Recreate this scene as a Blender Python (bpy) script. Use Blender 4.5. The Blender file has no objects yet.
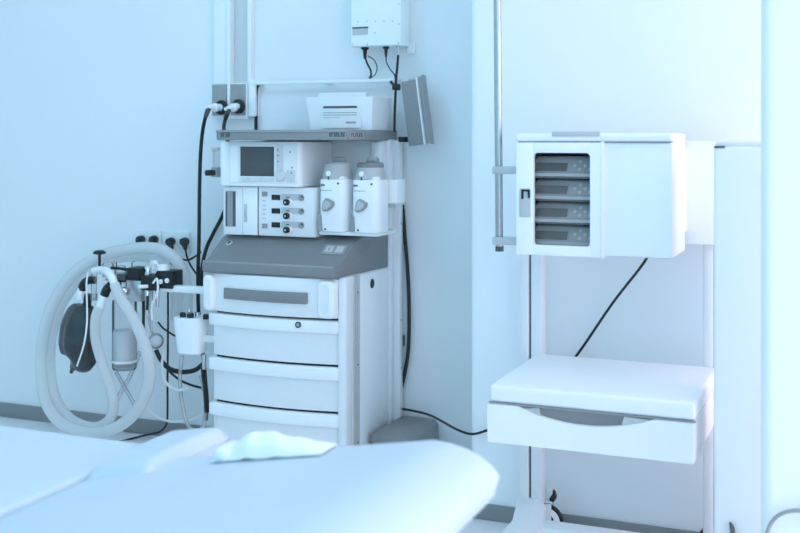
import bpy, bmesh, math, random
from mathutils import Vector, Matrix
random.seed(7)
scene = bpy.context.scene
COL = scene.collection
PI = math.pi

# ------------------------------------------------------------------ camera numbers
CA, SA = 12/13, 5/13            # room axes are turned 22.6 deg from the view direction
F, CX, YH, H = 1104.0, 400.0, 137.0, 1.38
def ray(px, py):
    a = (px-CX)/F
    return Vector((CA*a-SA, SA*a+CA, -(py-YH)/F))
def W(px, py, Y):               # point of the room on the plane y = Y
    r = ray(px, py)
    d = Y/r.y
    return Vector((r.x*d, Y, H+r.z*d))

# ------------------------------------------------------------------ materials
MATS = {}
def mat(name, col, rough=.5, metal=0., spec=.5, coat=0., noise=0., nscale=40., bump=0., alpha=1., trans=0.):
    m = bpy.data.materials.new(name); m.use_nodes = True
    nt = m.node_tree; b = nt.nodes['Principled BSDF']
    c = (*col, 1) if isinstance(col, tuple) else (col, col, col, 1)
    b.inputs['Base Color'].default_value = c
    b.inputs['Roughness'].default_value = rough
    b.inputs['Metallic'].default_value = metal
    b.inputs['Specular IOR Level'].default_value = spec
    b.inputs['Coat Weight'].default_value = coat
    b.inputs['Transmission Weight'].default_value = trans
    b.inputs['Alpha'].default_value = alpha
    if noise or bump:
        tc = nt.nodes.new('ShaderNodeTexCoord')
        n = nt.nodes.new('ShaderNodeTexNoise'); n.inputs['Scale'].default_value = nscale
        n.inputs['Detail'].default_value = 5
        nt.links.new(tc.outputs['Object'], n.inputs['Vector'])
        if noise:
            r = nt.nodes.new('ShaderNodeValToRGB')
            r.color_ramp.elements[0].position = .3; r.color_ramp.elements[1].position = .7
            r.color_ramp.elements[0].color = tuple(v*(1-noise) for v in c[:3])+(1,)
            r.color_ramp.elements[1].color = tuple(min(1, v*(1+noise)) for v in c[:3])+(1,)
            nt.links.new(n.outputs['Fac'], r.inputs['Fac']); nt.links.new(r.outputs['Color'], b.inputs['Base Color'])
        if bump:
            bp = nt.nodes.new('ShaderNodeBump'); bp.inputs['Strength'].default_value = bump
            bp.inputs['Distance'].default_value = .002
            nt.links.new(n.outputs['Fac'], bp.inputs['Height']); nt.links.new(bp.outputs['Normal'], b.inputs['Normal'])
    MATS[name] = m
    return m
def clear_mat(name, tint, gloss=.12, body=0., bodycol=.8):
    """thin clear plastic or glass: mostly see-through, a little gloss, optionally milky"""
    m = bpy.data.materials.new(name); m.use_nodes = True
    nt = m.node_tree; nt.nodes.clear()
    out = nt.nodes.new('ShaderNodeOutputMaterial')
    tr = nt.nodes.new('ShaderNodeBsdfTransparent'); tr.inputs[0].default_value = (tint, tint, tint, 1)
    gl = nt.nodes.new('ShaderNodeBsdfGlossy'); gl.inputs['Roughness'].default_value = .08
    df = nt.nodes.new('ShaderNodeBsdfDiffuse'); df.inputs[0].default_value = (bodycol, bodycol, bodycol, 1)
    lw = nt.nodes.new('ShaderNodeLayerWeight'); lw.inputs['Blend'].default_value = gloss
    m1 = nt.nodes.new('ShaderNodeMixShader'); m1.inputs[0].default_value = body
    m2 = nt.nodes.new('ShaderNodeMixShader')
    nt.links.new(tr.outputs[0], m1.inputs[1]); nt.links.new(df.outputs[0], m1.inputs[2])
    nt.links.new(lw.outputs['Fresnel'], m2.inputs[0])
    nt.links.new(m1.outputs[0], m2.inputs[1]); nt.links.new(gl.outputs[0], m2.inputs[2])
    nt.links.new(m2.outputs[0], out.inputs[0])
    MATS[name] = m
    return m
WALL = mat('wall_paint', .86, .7, noise=.012, nscale=3, bump=.04)
WALL2 = mat('wall_paint_smooth', .90, .6, noise=.01, nscale=3)
CEIL = mat('ceiling_paint', .92, .8, noise=.01, nscale=6)
FLOOR = mat('floor_vinyl', .82, .35, noise=.03, nscale=9)
BASE = mat('baseboard_vinyl', .26, .5, noise=.03, nscale=8)
WHITE = mat('white_plastic', .84, .38, noise=.008, nscale=20)
WHITE2 = mat('bright_white_plastic', .92, .35, noise=.006, nscale=20)
WMETAL = mat('white_painted_metal', .82, .42, noise=.008, nscale=15)
SUB = mat('soft_grey_plastic', .68, .42, noise=.01, nscale=20)
DIAL = mat('dial_grey_plastic', .50, .42, noise=.01, nscale=20)
PUMP = mat('pump_grey_plastic', .64, .4, noise=.02, nscale=40)
PUMPD = mat('pump_display_grey', .27, .25, noise=.02, nscale=40)
PALE2 = mat('pale_channel_grey', .66, .45, noise=.008, nscale=20)
PALE = mat('pale_grey_plastic', .55, .42, noise=.01, nscale=20)
GREY = mat('grey_plastic', .24, .45, noise=.02, nscale=60)
MGREY2 = mat('shelf_grey_plastic', .27, .45, noise=.02, nscale=40)
MGREY = mat('mid_grey_plastic', .33, .45, noise=.02, nscale=40)
DGREY = mat('dark_grey_plastic', .09, .4, noise=.03, nscale=40)
SPECK = mat('speckled_grey_plastic', .27, .55, noise=.16, nscale=170)
SCREEN = mat('screen_glass', .085, .18, noise=.01, nscale=5)
LCD = mat('display_window_black', .012, .2, noise=.02, nscale=5)
BLACK = mat('black_rubber', .010, .45, noise=.05, nscale=30)
BAG = mat('black_bag_rubber', .028, .24, noise=.35, nscale=14, bump=.2, coat=.25, spec=.6)
STEEL = mat('brushed_steel', .55, .28, metal=1., noise=.03, nscale=50)
CHROME = mat('chrome', .75, .12, metal=1., noise=.01, nscale=10)
HOSE = clear_mat('milky_corrugated_plastic', .99, .06, .90, .99)
_nt = HOSE.node_tree                      # milky plastic lets some light through its wall
_tl = _nt.nodes.new('ShaderNodeBsdfTranslucent'); _tl.inputs[0].default_value = (.95, .95, .95, 1)
_mx = _nt.nodes.new('ShaderNodeMixShader'); _mx.inputs[0].default_value = .55
_df = [n for n in _nt.nodes if n.type == 'BSDF_DIFFUSE'][0]; _to = _df.outputs[0].links[0].to_socket
_nt.links.new(_df.outputs[0], _mx.inputs[1]); _nt.links.new(_tl.outputs[0], _mx.inputs[2]); _nt.links.new(_mx.outputs[0], _to)
TUBE = clear_mat('clear_vinyl_tube', .93, .25, .30, .85)
CLEAR = clear_mat('clear_acrylic', .94, .2, .16, .85)
PANE = clear_mat('door_glass', .86, .04, .0)
GRANULE = mat('white_absorber_granules', .86, .8, noise=.05, nscale=300, bump=.6)
UPHOL = mat('pale_blue_vinyl_upholstery', (.62, .69, .75), .42, noise=.012, nscale=25, bump=.05)
CLOTH = mat('white_towelling', .92, .9, noise=.02, nscale=160, bump=.3)
PAPER = mat('printed_paper', .86, .8, noise=.01, nscale=30)
INK = mat('printed_ink', .10, .7, noise=.05, nscale=60)
FAINT = mat('faint_print', .42, .7, noise=.05, nscale=60)

# ------------------------------------------------------------------ mesh builder
def catmull(pts, n=8, closed=False):
    P = [Vector(p) for p in pts]; out = []
    N = len(P); rng = N if closed else N-1
    for i in range(rng):
        p1, p2 = P[i], P[(i+1) % N]
        p0 = P[(i-1) % N] if (closed or i > 0) else p1*2-p2
        p3 = P[(i+2) % N] if (closed or i+2 < N) else p2*2-p1
        for k in range(n):
            t = k/n
            out.append(.5*((2*p1)+(p2-p0)*t+(2*p0-5*p1+4*p2-p3)*t*t+(3*p1-p0-3*p2+p3)*t**3))
    if not closed: out.append(P[-1])
    return out
def resample(pts, step):
    out = [pts[0].copy()]; acc = 0.
    for a, b in zip(pts, pts[1:]):
        L = (b-a).length
        if L < 1e-9: continue
        t = step-acc
        while t <= L:
            out.append(a.lerp(b, t/L)); t += step
        acc = L-(t-step)
    out.append(pts[-1].copy())
    return out

class MB:
    def __init__(s): s.bm = bmesh.new()
    def _merge(s, b, M=None):
        if M is not None: bmesh.ops.transform(b, matrix=M, verts=b.verts)
        bmesh.ops.recalc_face_normals(b, faces=b.faces)
        me = bpy.data.meshes.new('t'); b.to_mesh(me); b.free()
        s.bm.from_mesh(me); bpy.data.meshes.remove(me)
        return s
    def box(s, x0, x1, y0, y1, z0, z1, bev=0., seg=2, M=None, rnd=None):
        b = bmesh.new(); bmesh.ops.create_cube(b, size=1)
        for v in b.verts:
            v.co = Vector(((x0+x1)/2+v.co.x*(x1-x0), (y0+y1)/2+v.co.y*(y1-y0), (z0+z1)/2+v.co.z*(z1-z0)))
        if rnd:                     # round only the edges along one axis, then soften
            ax = 'xyz'.index(rnd[0])
            ed = [e for e in b.edges if abs((e.verts[0].co-e.verts[1].co).normalized()[ax]) > .9]
            bmesh.ops.bevel(b, geom=ed, offset=rnd[1], segments=6, affect='EDGES', profile=.5)
            if bev:
                ed = [e for e in b.edges if e.calc_face_angle(0) > .9]
                bmesh.ops.bevel(b, geom=ed, offset=bev, segments=seg, affect='EDGES', profile=.5)
        elif bev:
            bmesh.ops.bevel(b, geom=b.edges[:], offset=bev, segments=seg, affect='EDGES', profile=.5)
        return s._merge(b, M)
    def cyl(s, p0, p1, r0, r1=None, seg=20, bev=0.):
        r1 = r0 if r1 is None else r1
        p0, p1 = Vector(p0), Vector(p1); d = p1-p0
        b = bmesh.new()
        bmesh.ops.create_cone(b, cap_ends=True, segments=seg, radius1=r0, radius2=r1, depth=d.length)
        if bev:
            ed = [e for e in b.edges if e.calc_face_angle(0) > 1.]
            bmesh.ops.bevel(b, geom=ed, offset=bev, segments=2, affect='EDGES', profile=.5)
        q = d.to_track_quat('Z', 'Y').to_matrix().to_4x4()
        return s._merge(b, Matrix.Translation((p0+p1)/2) @ q)
    def lathe(s, prof, origin=(0, 0, 0), axis=(0, 0, 1), seg=24):
        b = bmesh.new(); rings = []
        for r, z in prof:
            if r < 1e-6: rings.append([b.verts.new((0, 0, z))])
            else: rings.append([b.verts.new((r*math.cos(2*PI*k/seg), r*math.sin(2*PI*k/seg), z)) for k in range(seg)])
        for a, c in zip(rings, rings[1:]):
            for k in range(seg):
                k2 = (k+1) % seg
                if len(a) == 1 and len(c) == 1: continue
                if len(a) == 1: b.faces.new((a[0], c[k], c[k2]))
                elif len(c) == 1: b.faces.new((a[k], a[k2], c[0]))
                else: b.faces.new((a[k], a[k2], c[k2], c[k]))
        q = Vector(axis).to_track_quat('Z', 'Y').to_matrix().to_4x4()
        return s._merge(b, Matrix.Translation(Vector(origin)) @ q)
    def sphere(s, c, r, sc=(1, 1, 1), seg=18):
        b = bmesh.new(); bmesh.ops.create_uvsphere(b, u_segments=seg, v_segments=seg//2+2, radius=r)
        return s._merge(b, Matrix.Translation(Vector(c)) @ Matrix.Diagonal((*sc, 1)))
    def tube(s, pts, r, seg=10, n=8, closed=False, step=None, corr=0., caps=True):
        P = catmull(pts, n, closed)
        if step: P = resample(P+([P[0]] if closed else []), step)
        if closed and step: P = P[:-1]
        b = bmesh.new(); rings = []; up = None; N = len(P)
        for i, p in enumerate(P):
            t = (P[(i+1) % N]-P[i-1]) if closed else (P[min(i+1, N-1)]-P[max(i-1, 0)])
            if t.length < 1e-9: t = Vector((0, 0, 1))
            t.normalize()
            if up is None:
                up = Vector((0, 1, 0)) if abs(t.y) < .9 else Vector((1, 0, 0))
            up = up-t*up.dot(t); up.normalize(); sd = t.cross(up)
            rr = r(i/(N-1)) if callable(r) else r
            if corr: rr *= 1+corr*(1 if i % 2 else -1)
            rings.append([b.verts.new(p+(up*math.cos(2*PI*k/seg)+sd*math.sin(2*PI*k/seg))*rr) for k in range(seg)])
        prs = list(zip(rings, rings[1:]))
        if closed: prs.append((rings[-1], rings[0]))
        for a, c in prs:
            for k in range(seg):
                b.faces.new((a[k], a[(k+1) % seg], c[(k+1) % seg], c[k]))
        if caps and not closed:
            b.faces.new(rings[0]); b.faces.new(rings[-1])
        return s._merge(b)
    def prism(s, poly, axis, a0, a1, bev=0.):
        """extrude a polygon along an axis; poly holds the other two coordinates in xyz order"""
        b = bmesh.new()
        def mk(p, a):
            return {'x': (a, p[0], p[1]), 'y': (p[0], a, p[1]), 'z': (p[0], p[1], a)}[axis]
        A = [b.verts.new(mk(p, a0)) for p in poly]; B = [b.verts.new(mk(p, a1)) for p in poly]
        b.faces.new(A); b.faces.new(B[::-1])
        n = len(poly)
        for i in range(n): b.faces.new((A[i], A[(i+1) % n], B[(i+1) % n], B[i]))
        bmesh.ops.recalc_face_normals(b, faces=b.faces)
        if bev:
            ed = [e for e in b.edges if e.calc_face_angle(0) > .5]
            bmesh.ops.bevel(b, geom=ed, offset=bev, segments=2, affect='EDGES', profile=.5)
        return s._merge(b)
    def grid(s, f, nu, nv):
        b = bmesh.new()
        V = [[b.verts.new(f(i/nu, j/nv)) for j in range(nv+1)] for i in range(nu+1)]
        for i in range(nu):
            for j in range(nv): b.faces.new((V[i][j], V[i+1][j], V[i+1][j+1], V[i][j+1]))
        return s._merge(b)
    def build(s, name, m, parent=None, smooth=35):
        me = bpy.data.meshes.new(name)
        o = bpy.data.objects.new(name, me); COL.objects.link(o)
        org = Vector((0, 0, 0))
        if parent is not None:
            o.parent = parent; org = ORG[parent.name]
            bmesh.ops.translate(s.bm, verts=s.bm.verts, vec=-org)
        else:
            lo = Vector((min(v.co.x for v in s.bm.verts)+max(v.co.x for v in s.bm.verts),
                         min(v.co.y for v in s.bm.verts)+max(v.co.y for v in s.bm.verts), 0))/2
            lo.z = min(v.co.z for v in s.bm.verts)
            bmesh.ops.translate(s.bm, verts=s.bm.verts, vec=-lo)
            o.location = lo; org = lo
        ORG[o.name] = org
        s.bm.to_mesh(me); s.bm.free()
        me.materials.append(m)
        me.shade_smooth(); me.set_sharp_from_angle(angle=math.radians(smooth))
        return o
ORG = {}
def tag(o, label, cat, group=None):
    o['label'] = label; o['category'] = cat
    if group: o['group'] = group
    return o
def thing(name, label, cat, loc, group=None):
    o = bpy.data.objects.new(name, None); COL.objects.link(o)
    o.location = loc; o.empty_display_size = .05
    ORG[o.name] = Vector(loc)
    return tag(o, label, cat, group)
def struct(o): o['kind'] = 'structure'; return o
def copy_tree(o, parent=None):
    c = o.copy(); COL.objects.link(c)
    if parent is not None: c.parent = parent
    for ch in [x for x in COL.objects if x.parent == o]: copy_tree(ch, c)
    return c

# ------------------------------------------------------------------ the room
YB, YR = 4.285, 3.80          # the far wall and the nearer wall to the right of it
RX0 = 1.50
XC = -1.308                   # where the nearer wall ends
struct(MB().box(-5.2, RX0, -1.2, 4.6, -.1, 0).build('floor', FLOOR))
struct(MB().box(-5.2, RX0, -1.2, 4.6, 2.9, 3.0).build('ceiling', CEIL))
struct(MB().box(-5.2, XC+.05, YB, YB+.15, 0, 2.9).build('wall_back', WALL))
struct(MB().box(XC, RX0, YR, YB+.15, 0, 2.9, rnd=('z', .025)).build('wall_front', WALL2))
struct(MB().box(-5.35, -5.2, -1.2, 4.6, 0, 2.9).build('wall_left', WALL))
PX = W(760, 300, 2.6).x
struct(MB().box(PX, RX0, 2.6, 2.76, 0, 2.9, rnd=('z', .03)).build('wall_partition', WALL2))
bb = MB(); bb.box(-5.2, XC, YB-.014, YB, 0, .069, .003); struct(bb.build('baseboard_back', BASE))
bb = MB(); bb.box(XC+.004, RX0, YR-.012, YR, 0, .058, .003); struct(bb.build('baseboard_front', BASE))
# right wall with a long window the daylight comes through
RX = 1.35
wr = MB()
wr.box(RX, RX+.15, -1.2, 3.8, 0, .12).box(RX, RX+.15, -1.2, 3.8, 2.6, 2.9)
wr.box(RX, RX+.15, 2.45, 2.9, .12, 2.6).box(RX, RX+.15, -1.2, -.9, .12, 2.6).box(RX, RX+.15, 3.7, 3.8, .12, 2.6)
struct(wr.build('wall_right', WALL))
for nm, y0_, y1_, nb in (('window_1', -.9, 2.45, 3), ('added_window', 2.9, 3.7, 1)):  # the second window is unseen, added to brighten the right-hand wall
    wf = MB()
    for i in range(nb+1): wf.box(RX+.05, RX+.10, y0_+(y1_-y0_-.05)*i/nb, y0_+(y1_-y0_-.05)*i/nb+.05, .12, 2.6)
    wf.box(RX+.051, RX+.099, y0_, y1_, .12, .17).box(RX+.051, RX+.099, y0_, y1_, 2.55, 2.6)
    struct(wf.build(nm, WMETAL))

# ------------------------------------------------------------------ wall trunking, outlets, rail
def X_at(px, Y): return W(px, 100, Y).x
t = thing('supply_trunking', 'white vertical supply trunking with grey gas outlets, running up the wall', 'trunking', (X_at(232, YB), YB, 1.46))
xa, xb, xc, xd = X_at(213, 4.24), X_at(229.3, 4.24), X_at(247.5, 4.24), X_at(255, 4.24)
zt, zb = W(232, 83, 4.24).z, W(232, 118, 4.24).z
MB().box(xa, xb-.004, 4.245, YB, zt, 2.9, .004).build('wide_channel', WHITE2, t)
MB().box(xb+.012, xc, 4.262, YB, zt, 2.9, .003).build('recessed_channel', PALE2, t)
MB().box(xb-.004, xb+.012, 4.226, YB, zb+.02, 2.9, .003).build('channel_rib', WHITE2, t)
MB().box(xc-.008, xc+.012, 4.25, YB, zt, 2.9, .003).build('end_channel', WHITE2, t)
MB().box(xc+.002, xd, 4.238, YB, zb+.005, zt+.012, .008, 3).build('end_cap', WHITE2, t)
MB().box(xa-.004, xc, 4.235, YB, zb-.004, zt, .003).build('outlet_box', WHITE, t)
o = MB().box(xa+.002, xb-.008, 4.228, 4.24, zb+.012, zt-.006, .002).build('outlet_plate', MGREY, t)
o = MB().box(xb+.014, xc-.006, 4.228, 4.24, zb+.012, zt-.006, .002).build('outlet_plate', MGREY, t)
for (px, py) in ((222.5, 107.5), (239.5, 106.5)):
    c = W(px, py, 4.228)
    r = MB().lathe([(.0, 0), (.030, 0), (.032, .004), (.032, .014), (.024, .018), (.0, .018)], c, (0, -1, 0)).build('outlet_ring', BLACK, t)
    MB().lathe([(.0, .016), (.016, .016), (.016, .024), (.011, .026), (.0, .026)], c, (0, -1, 0)).build('outlet_socket', CHROME, r)
probes = []
for i, (px, py, lab, path) in enumerate((
    (222.5, 107.5, 'white gas probe with black hose plugged into the left wall outlet',
     [(208, 110, 4.14), (205.5, 117, 4.14), (202.5, 132, 4.15), (200.5, 155, 4.15), (199.5, 190, 4.15), (199, 240, 4.13), (198, 275, 4.10), (198.5, 310, 4.08), (202, 345, 4.05), (205, 375, 4.03), (206.5, 405, 4.02), (206, 420, 4.03)]),
    (239.5, 106.5, 'white gas probe with black hose plugged into the right wall outlet',
     [(228, 111, 4.15), (225.5, 119, 4.15), (224, 130, 4.22), (230, 150, 4.262), (232, 185, 4.262), (224, 212, 4.262), (213.5, 233, 4.262), (206.5, 248, 4.25), (202, 268, 4.22), (201, 290, 4.2)]))):
    c = W(px, py, 4.228)
    p = thing('gas_probe', lab, 'gas probe', c, 'gas probes in the wall outlets')
    e = W(path[0][0], path[0][1]-2.5, path[0][2])
    d = (e-c)
    MB().cyl(c+Vector((0, -.020, 0)), c+d*.45, .013, .015, bev=.002).cyl(c+d*.40, c+d*.62, .019, bev=.003).cyl(c+d*.6, e, .013, .012, bev=.002).cyl(e, e+d.normalized()*.02, .007).build('probe_body', WHITE2, p)
    a = W(*path[0]); b2 = W(*path[1])
    MB().cyl(a+(a-b2)*.3, b2, .012, .010, 14, .002).build('hose_ferrule', DGREY, p)
    MB().tube([W(*q) for q in path], .0085, 10).build('hose', BLACK, p)

# rail
rl = MB()
z = 1.617
rl.box(X_at(256, YB), X_at(400, 4.24), 4.235, 4.25, z-.007, z+.007, .003)
for px in (262, 330, 394): rl.box(X_at(px, YB)-.012, X_at(px, YB)+.012, 4.25, YB, z-.008, z+.008, .002)
tag(rl.build('equipment_rail', WHITE2), 'slim white horizontal rail fixed along the wall above the shelf', 'rail')

# ------------------------------------------------------------------ wall device
t = thing('wall_control_box', 'white control box on the upper wall with small label and screws', 'control box', (X_at(375, YB), YB, 1.75))
x0, x1 = X_at(350.5, 4.17), X_at(401, 4.17)
zb = W(375, 46, 4.17).z
MB().box(x0, x1, 4.17, 4.262, zb, zb+.42, .006, 3).build('casing', WHITE2, t)
MB().box(x0+.004, x1-.002, 4.262, YB, zb+.004, zb+.45, .003).box(x1-.012, x1+.022, 4.266, YB, zb-.028, zb+.02, .002).build('mounting_plate', WHITE, t)
o = MB().box(W(352.5, 30, 4.17).x, W(368, 30, 4.17).x, 4.1685, 4.1702, W(360, 35, 4.17).z, W(360, 28, 4.17).z).build('rating_label', PALE, t)
MB().box(W(352.5, 30, 4.17).x, W(368.5, 30, 4.17).x, 4.168, 4.1686, W(360, 28.6, 4.17).z, W(360, 27, 4.17).z).build('label_heading', INK, o)
for i in range(5):
    c = W(358+i*8.7, 21.5-.1*i, 4.17); MB().cyl(c, c+Vector((0, -.002, 0)), .0022, seg=8).build('screw', MGREY, t)
for (px, py) in ((399, 4), (399, 24), (375, 33), (352.5, 44), (398.5, 43), (367.5, 44.5)):
    c = W(px, py, 4.17); MB().cyl(c, c+Vector((0, -.002, 0)), .0025, seg=8).build('screw', MGREY, t)
for (pxa, r, ln, m, nm) in ((365, .011, .05, BLACK, 'cable_gland'), (386, .009, .045, BLACK, 'cable_gland'), (398.4, .0065, .045, STEEL, 'antenna_stem')):
    a = W(pxa, 45, 4.215); a.z = zb+.002
    MB().cyl(a, a-Vector((0, 0, .012)), r*1.5, bev=.002).cyl(a-Vector((0, 0, .01)), a-Vector((0, 0, ln)), r*.9, r*.5).build(nm, m, t)
tc = [('control_cable', 'thin cable curling back on itself below the control box', [(364.5, 55, 4.215), (367, 63, 4.21), (370.5, 70, 4.21), (371, 75, 4.23), (369.5, 78, 4.25)], .004, BLACK),
      ('control_cable', 'pale thin cable looping beside the curling black one', [(368, 56, 4.23), (374, 60, 4.22), (377, 67, 4.22), (375.5, 74, 4.22), (370, 78.5, 4.24)], .0025, DGREY),
      ('control_cable', 'thin black cable curving from the middle gland of the control box', [(386, 55, 4.215), (386.5, 62, 4.215), (390, 69, 4.215), (394.5, 75, 4.215), (395.6, 83, 4.22)], .003, DGREY),
      ('control_cable', 'thick black cable dropping from the rail end to the shelf', [(398.2, 55, 4.215), (397.4, 65, 4.215), (396.2, 78, 4.215), (395.8, 88, 4.215), (395, 105, 4.215), (394.5, 124, 4.215), (394.5, 132, 4.2155)], .0052, BLACK)]
for nm, lab, pts, r, m in tc:
    tag(MB().tube([W(*q) for q in pts], r, 10).build(nm, m), lab, 'cable', 'cables below the control box')
c = W(396.3, 87, 4.205)
tag(MB().box(c.x-.014, c.x+.014, 4.19, 4.222, c.z-.013, c.z+.013, .004).cyl(c+Vector((-.01, .01, .0)), c+Vector((-.032, .016, .024)), .0055).build('cable_clip', BLACK), 'black clip holding the cable at the end of the rail', 'clip')
tag(MB().tube([W(258, 85, 4.262), W(256.5, 90, 4.26), W(256, 105, 4.26), W(256, 126, 4.26), W(256, 139, 4.262)], .0075, 10).build('power_cable', BLACK),
    'straight black cable dropping from the left end of the rail behind the shelf', 'cable')

# tilted grey case
p00 = W(400.5, 82, 4.16); p10 = W(416, 81, 4.16); p01 = W(408.5, 146, 4.16)
ax = Vector((1, 0, 0)); ang = math.atan2((p01-p00).x, -(p01-p00).z)
Lc = (p01-p00).length; wc = (p10-p00).length
t = thing('hinged_wall_case', 'flat speckled grey case hanging tilted on the wall beside the shelf', 'case', p00+(p01-p00)*.5+Vector((0, .1, 0)))
M = Matrix.Translation(p00) @ Matrix.Rotation(-ang, 4, 'Y')
MB().box(0, wc, 0, .040, -Lc, 0, .004, M=M).build('case_body', SPECK, t)
MB().box(wc, wc+.006, -.006, .045, -Lc-.004, .012, .002, M=M).build('edge_strip', WHITE, t)
MB().box(wc+.006, wc+.022, .010, .045, -Lc+.004, .010, .003, M=M).build('side_plate', MGREY, t)
MB().box(wc+.022, wc+.026, .005, .05, -Lc-.004, .016, .001, M=M).build('edge_seal', MGREY, t)
MB().box(.03, wc, .010, .045, 0, .012, .003, M=M).build('top_bracket', PALE, t)
MB().box(.01, wc-.02, .038, .125, -Lc*.75, -.1, .004, M=M).build('wall_bracket', PALE, t)
c = W(402.5, 139.5, 4.17)
tag(MB().box(c.x-.016, c.x+.014, 4.16, 4.21, c.z-.011, c.z+.011, .004).cyl(c+Vector((.01, .01, 0)), c+Vector((.03, .01, -.002)), .006).build('shelf_clamp', BLACK), 'small black clamp at the back corner of the shelf', 'clamp')

# ------------------------------------------------------------------ the anaesthesia machine
XL, XR = -2.400, -1.797
AM = thing('anesthesia_machine', 'white anaesthesia machine with grey console, small screen and three drawers', 'anaesthesia machine', (-2.10, 3.98, 0))
def arc_poly(x0, x1, yb, yf, bow, n=14):
    P = [(x0, yb)]
    for i in range(n+1):
        s = i/n; P.append((x0+(x1-x0)*s, yf-bow*(1-(2*s-1)**2)))
    P.append((x1, yb)); return P
# carcass
MB().box(XL+.03, XR, 3.815, 4.18, .155, .846, .006).build('carcass', WMETAL, AM)
MB().box(XL+.02, XR-.02, 3.84, 4.16, .075, .16, .01).build('base_plate', MGREY, AM)
for (x, y) in ((XL+.08, 3.90), (XR-.08, 3.90), (XL+.08, 4.10), (XR-.08, 4.10)):
    w = MB().cyl((x-.014, y, .04), (x+.014, y, .04), .04, bev=.006).build('caster', BLACK, AM)
    MB().box(x-.022, x+.022, y-.02, y+.02, .045, .08, .004).build('caster_fork', MGREY, w)
# corner column and side profile
MB().box(XR-.034, XR+.002, 3.774, 3.84, .155, .846, .012, 3).build('corner_post', WHITE, AM)
sp = MB()
for y in (3.842, 3.862, 3.884): sp.box(XR-.004, XR+.006, y, y+.012, .155, .846, .002)
sp.build('side_profile', PALE, AM)
MB().box(XR, XR+.004, 3.90, 4.175, .158, .840, .002).build('side_panel', WHITE2, AM)
for z in (.20, .5, .78): MB().cyl((XR+.006, 3.874, z), (XR+.008, 3.874, z), .004, seg=10).build('screw', DGREY, AM)
c = W(372, 283.5, 4.0); n = ray(372, 283.5); d = (XR+.004)/n.x
c = Vector((0, 0, H))+n*d
MB().cyl(c, c+Vector((.002, 0, 0)), .019).build('side_port', BLACK, AM)
# drawers
ZS = [.150, .328, .507, .685]
for i in range(3):
    z0, z1 = ZS[i]+.004, ZS[i+1]-.006
    o = MB().prism(arc_poly(XL+.012, XR-.034, 3.83, 3.793, .030), 'z', z0, z1-.045, .003).build('drawer', WHITE, AM)
    MB().prism(arc_poly(XL, XR-.030, 3.83, 3.775, .032), 'z', z1-.047, z1, .004).build('drawer_lip', WHITE2, o)
    MB().prism(arc_poly(XL+.02, XR-.036, 3.84, 3.806, .028), 'z', z1-.004, z1+.012).build('drawer_gap', BLACK, o)
    if i == 2:
        c = W(297.5, 325, 3.743)
        r = MB().lathe([(0, 0), (.012, 0), (.012, .006), (.008, .008), (.008, .004), (0, .004)], c+Vector((0, .008, 0)), (0, -1, 0)).build('lock', DGREY, o)
        MB().cyl(c+Vector((0, .006, 0)), c+Vector((0, .001, 0)), .0065, seg=14).build('lock_core', STEEL, r)
# top drawer front with grey pull and side grips
td = MB().prism(arc_poly(XL+.004, XR-.030, 3.83, 3.768, .034), 'z', .690, .842, .008).build('top_drawer', WHITE, AM)
MB().prism([(XL+.004+.085+i*(.37/10), 3.768-.034*(1-(2*((.081+i*.037)/.583)-1)**2)-.012) for i in range(11)]+
           [(XL+.085+.374-i*.037, 3.768) for i in range(11)], 'z', .744, .787, .004).build('drawer_pull', GREY, td)
for xg, wg in ((XL-.008, .050), (XR-.104, .074)):
    g = MB().box(xg, xg+wg, 3.738, 3.80, .692, .836, .012, 3, rnd=('y', .024)).build('grip', WHITE2, td)
    MB().box(xg+wg*.24, xg+wg*.72, 3.7365, 3.742, .708, .822, .0, rnd=('y', wg*.22)).build('grip_recess', WHITE, g)
# console
prof = [(3.745, .843), (3.735, .852), (3.735, .884), (3.742, .891), (3.775, .895), (3.884, .970), (3.93, .986), (4.178, .990), (4.178, .843)]
kc = MB().prism(prof, 'x', XL-.008, XR+.004, .006)
for v in kc.bm.verts:           # the console is a little narrower towards its front
    if v.co.x > -2.0: v.co.x -= .032*max(0, min(1, (4.0-v.co.y)/.265))
kc = kc.build('console', GREY, AM)
MB().box(XL-.004, XR-.034, 3.7365, 3.744, .8835, .8915, .002).build('console_highlight', MGREY, kc)  # lighter strip paints in the highlight along the top of the lip
def on_slope(px, py):
    a, b = Vector((0, 3.775, .895)), Vector((0, 3.884, .970))
    nn = Vector((0, -(b.z-a.z), (b.y-a.y))); r = ray(px, py)
    s = nn.dot(a-Vector((0, 0, H)))/nn.dot(r)
    return Vector((0, 0, H))+r*s, nn.normalized()
sl = math.atan2(.075, .109)
for (px0, px1, py, m, nm) in ((323.5, 346, 249.5, MGREY, 'mains_plate'),):
    a, nn = on_slope(px0, py); b, _ = on_slope(px1, py+1)
    M = Matrix.Translation((a+b)/2) @ Matrix.Rotation(sl, 4, 'X'); w = (b-a).length/2
    pl = MB().box(-w, w, -.028, .028, -.002, .004, .002, M=M).build(nm, m, AM)
    MB().box(-w*.75, -w*.1, -.018, .018, .003, .006, .001, M=M).box(w*.15, w*.8, -.018, .018, .003, .006, .001, M=M).build('mains_key', PALE, pl)
    MB().box(-w*.46, -w*.40, -.012, .006, .006, .0066, 0, M=M).build('key_mark', INK, pl)
a, nn = on_slope(229.5, 243.5)
k = MB().lathe([(0, 0), (.013, 0), (.013, .005), (.009, .007), (.009, .003), (0, .003)], a, nn).build('console_lock', PALE, AM)
MB().cyl(a, a+nn*.0055, .0085, seg=14).build('lock_core', DGREY, k)
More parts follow.
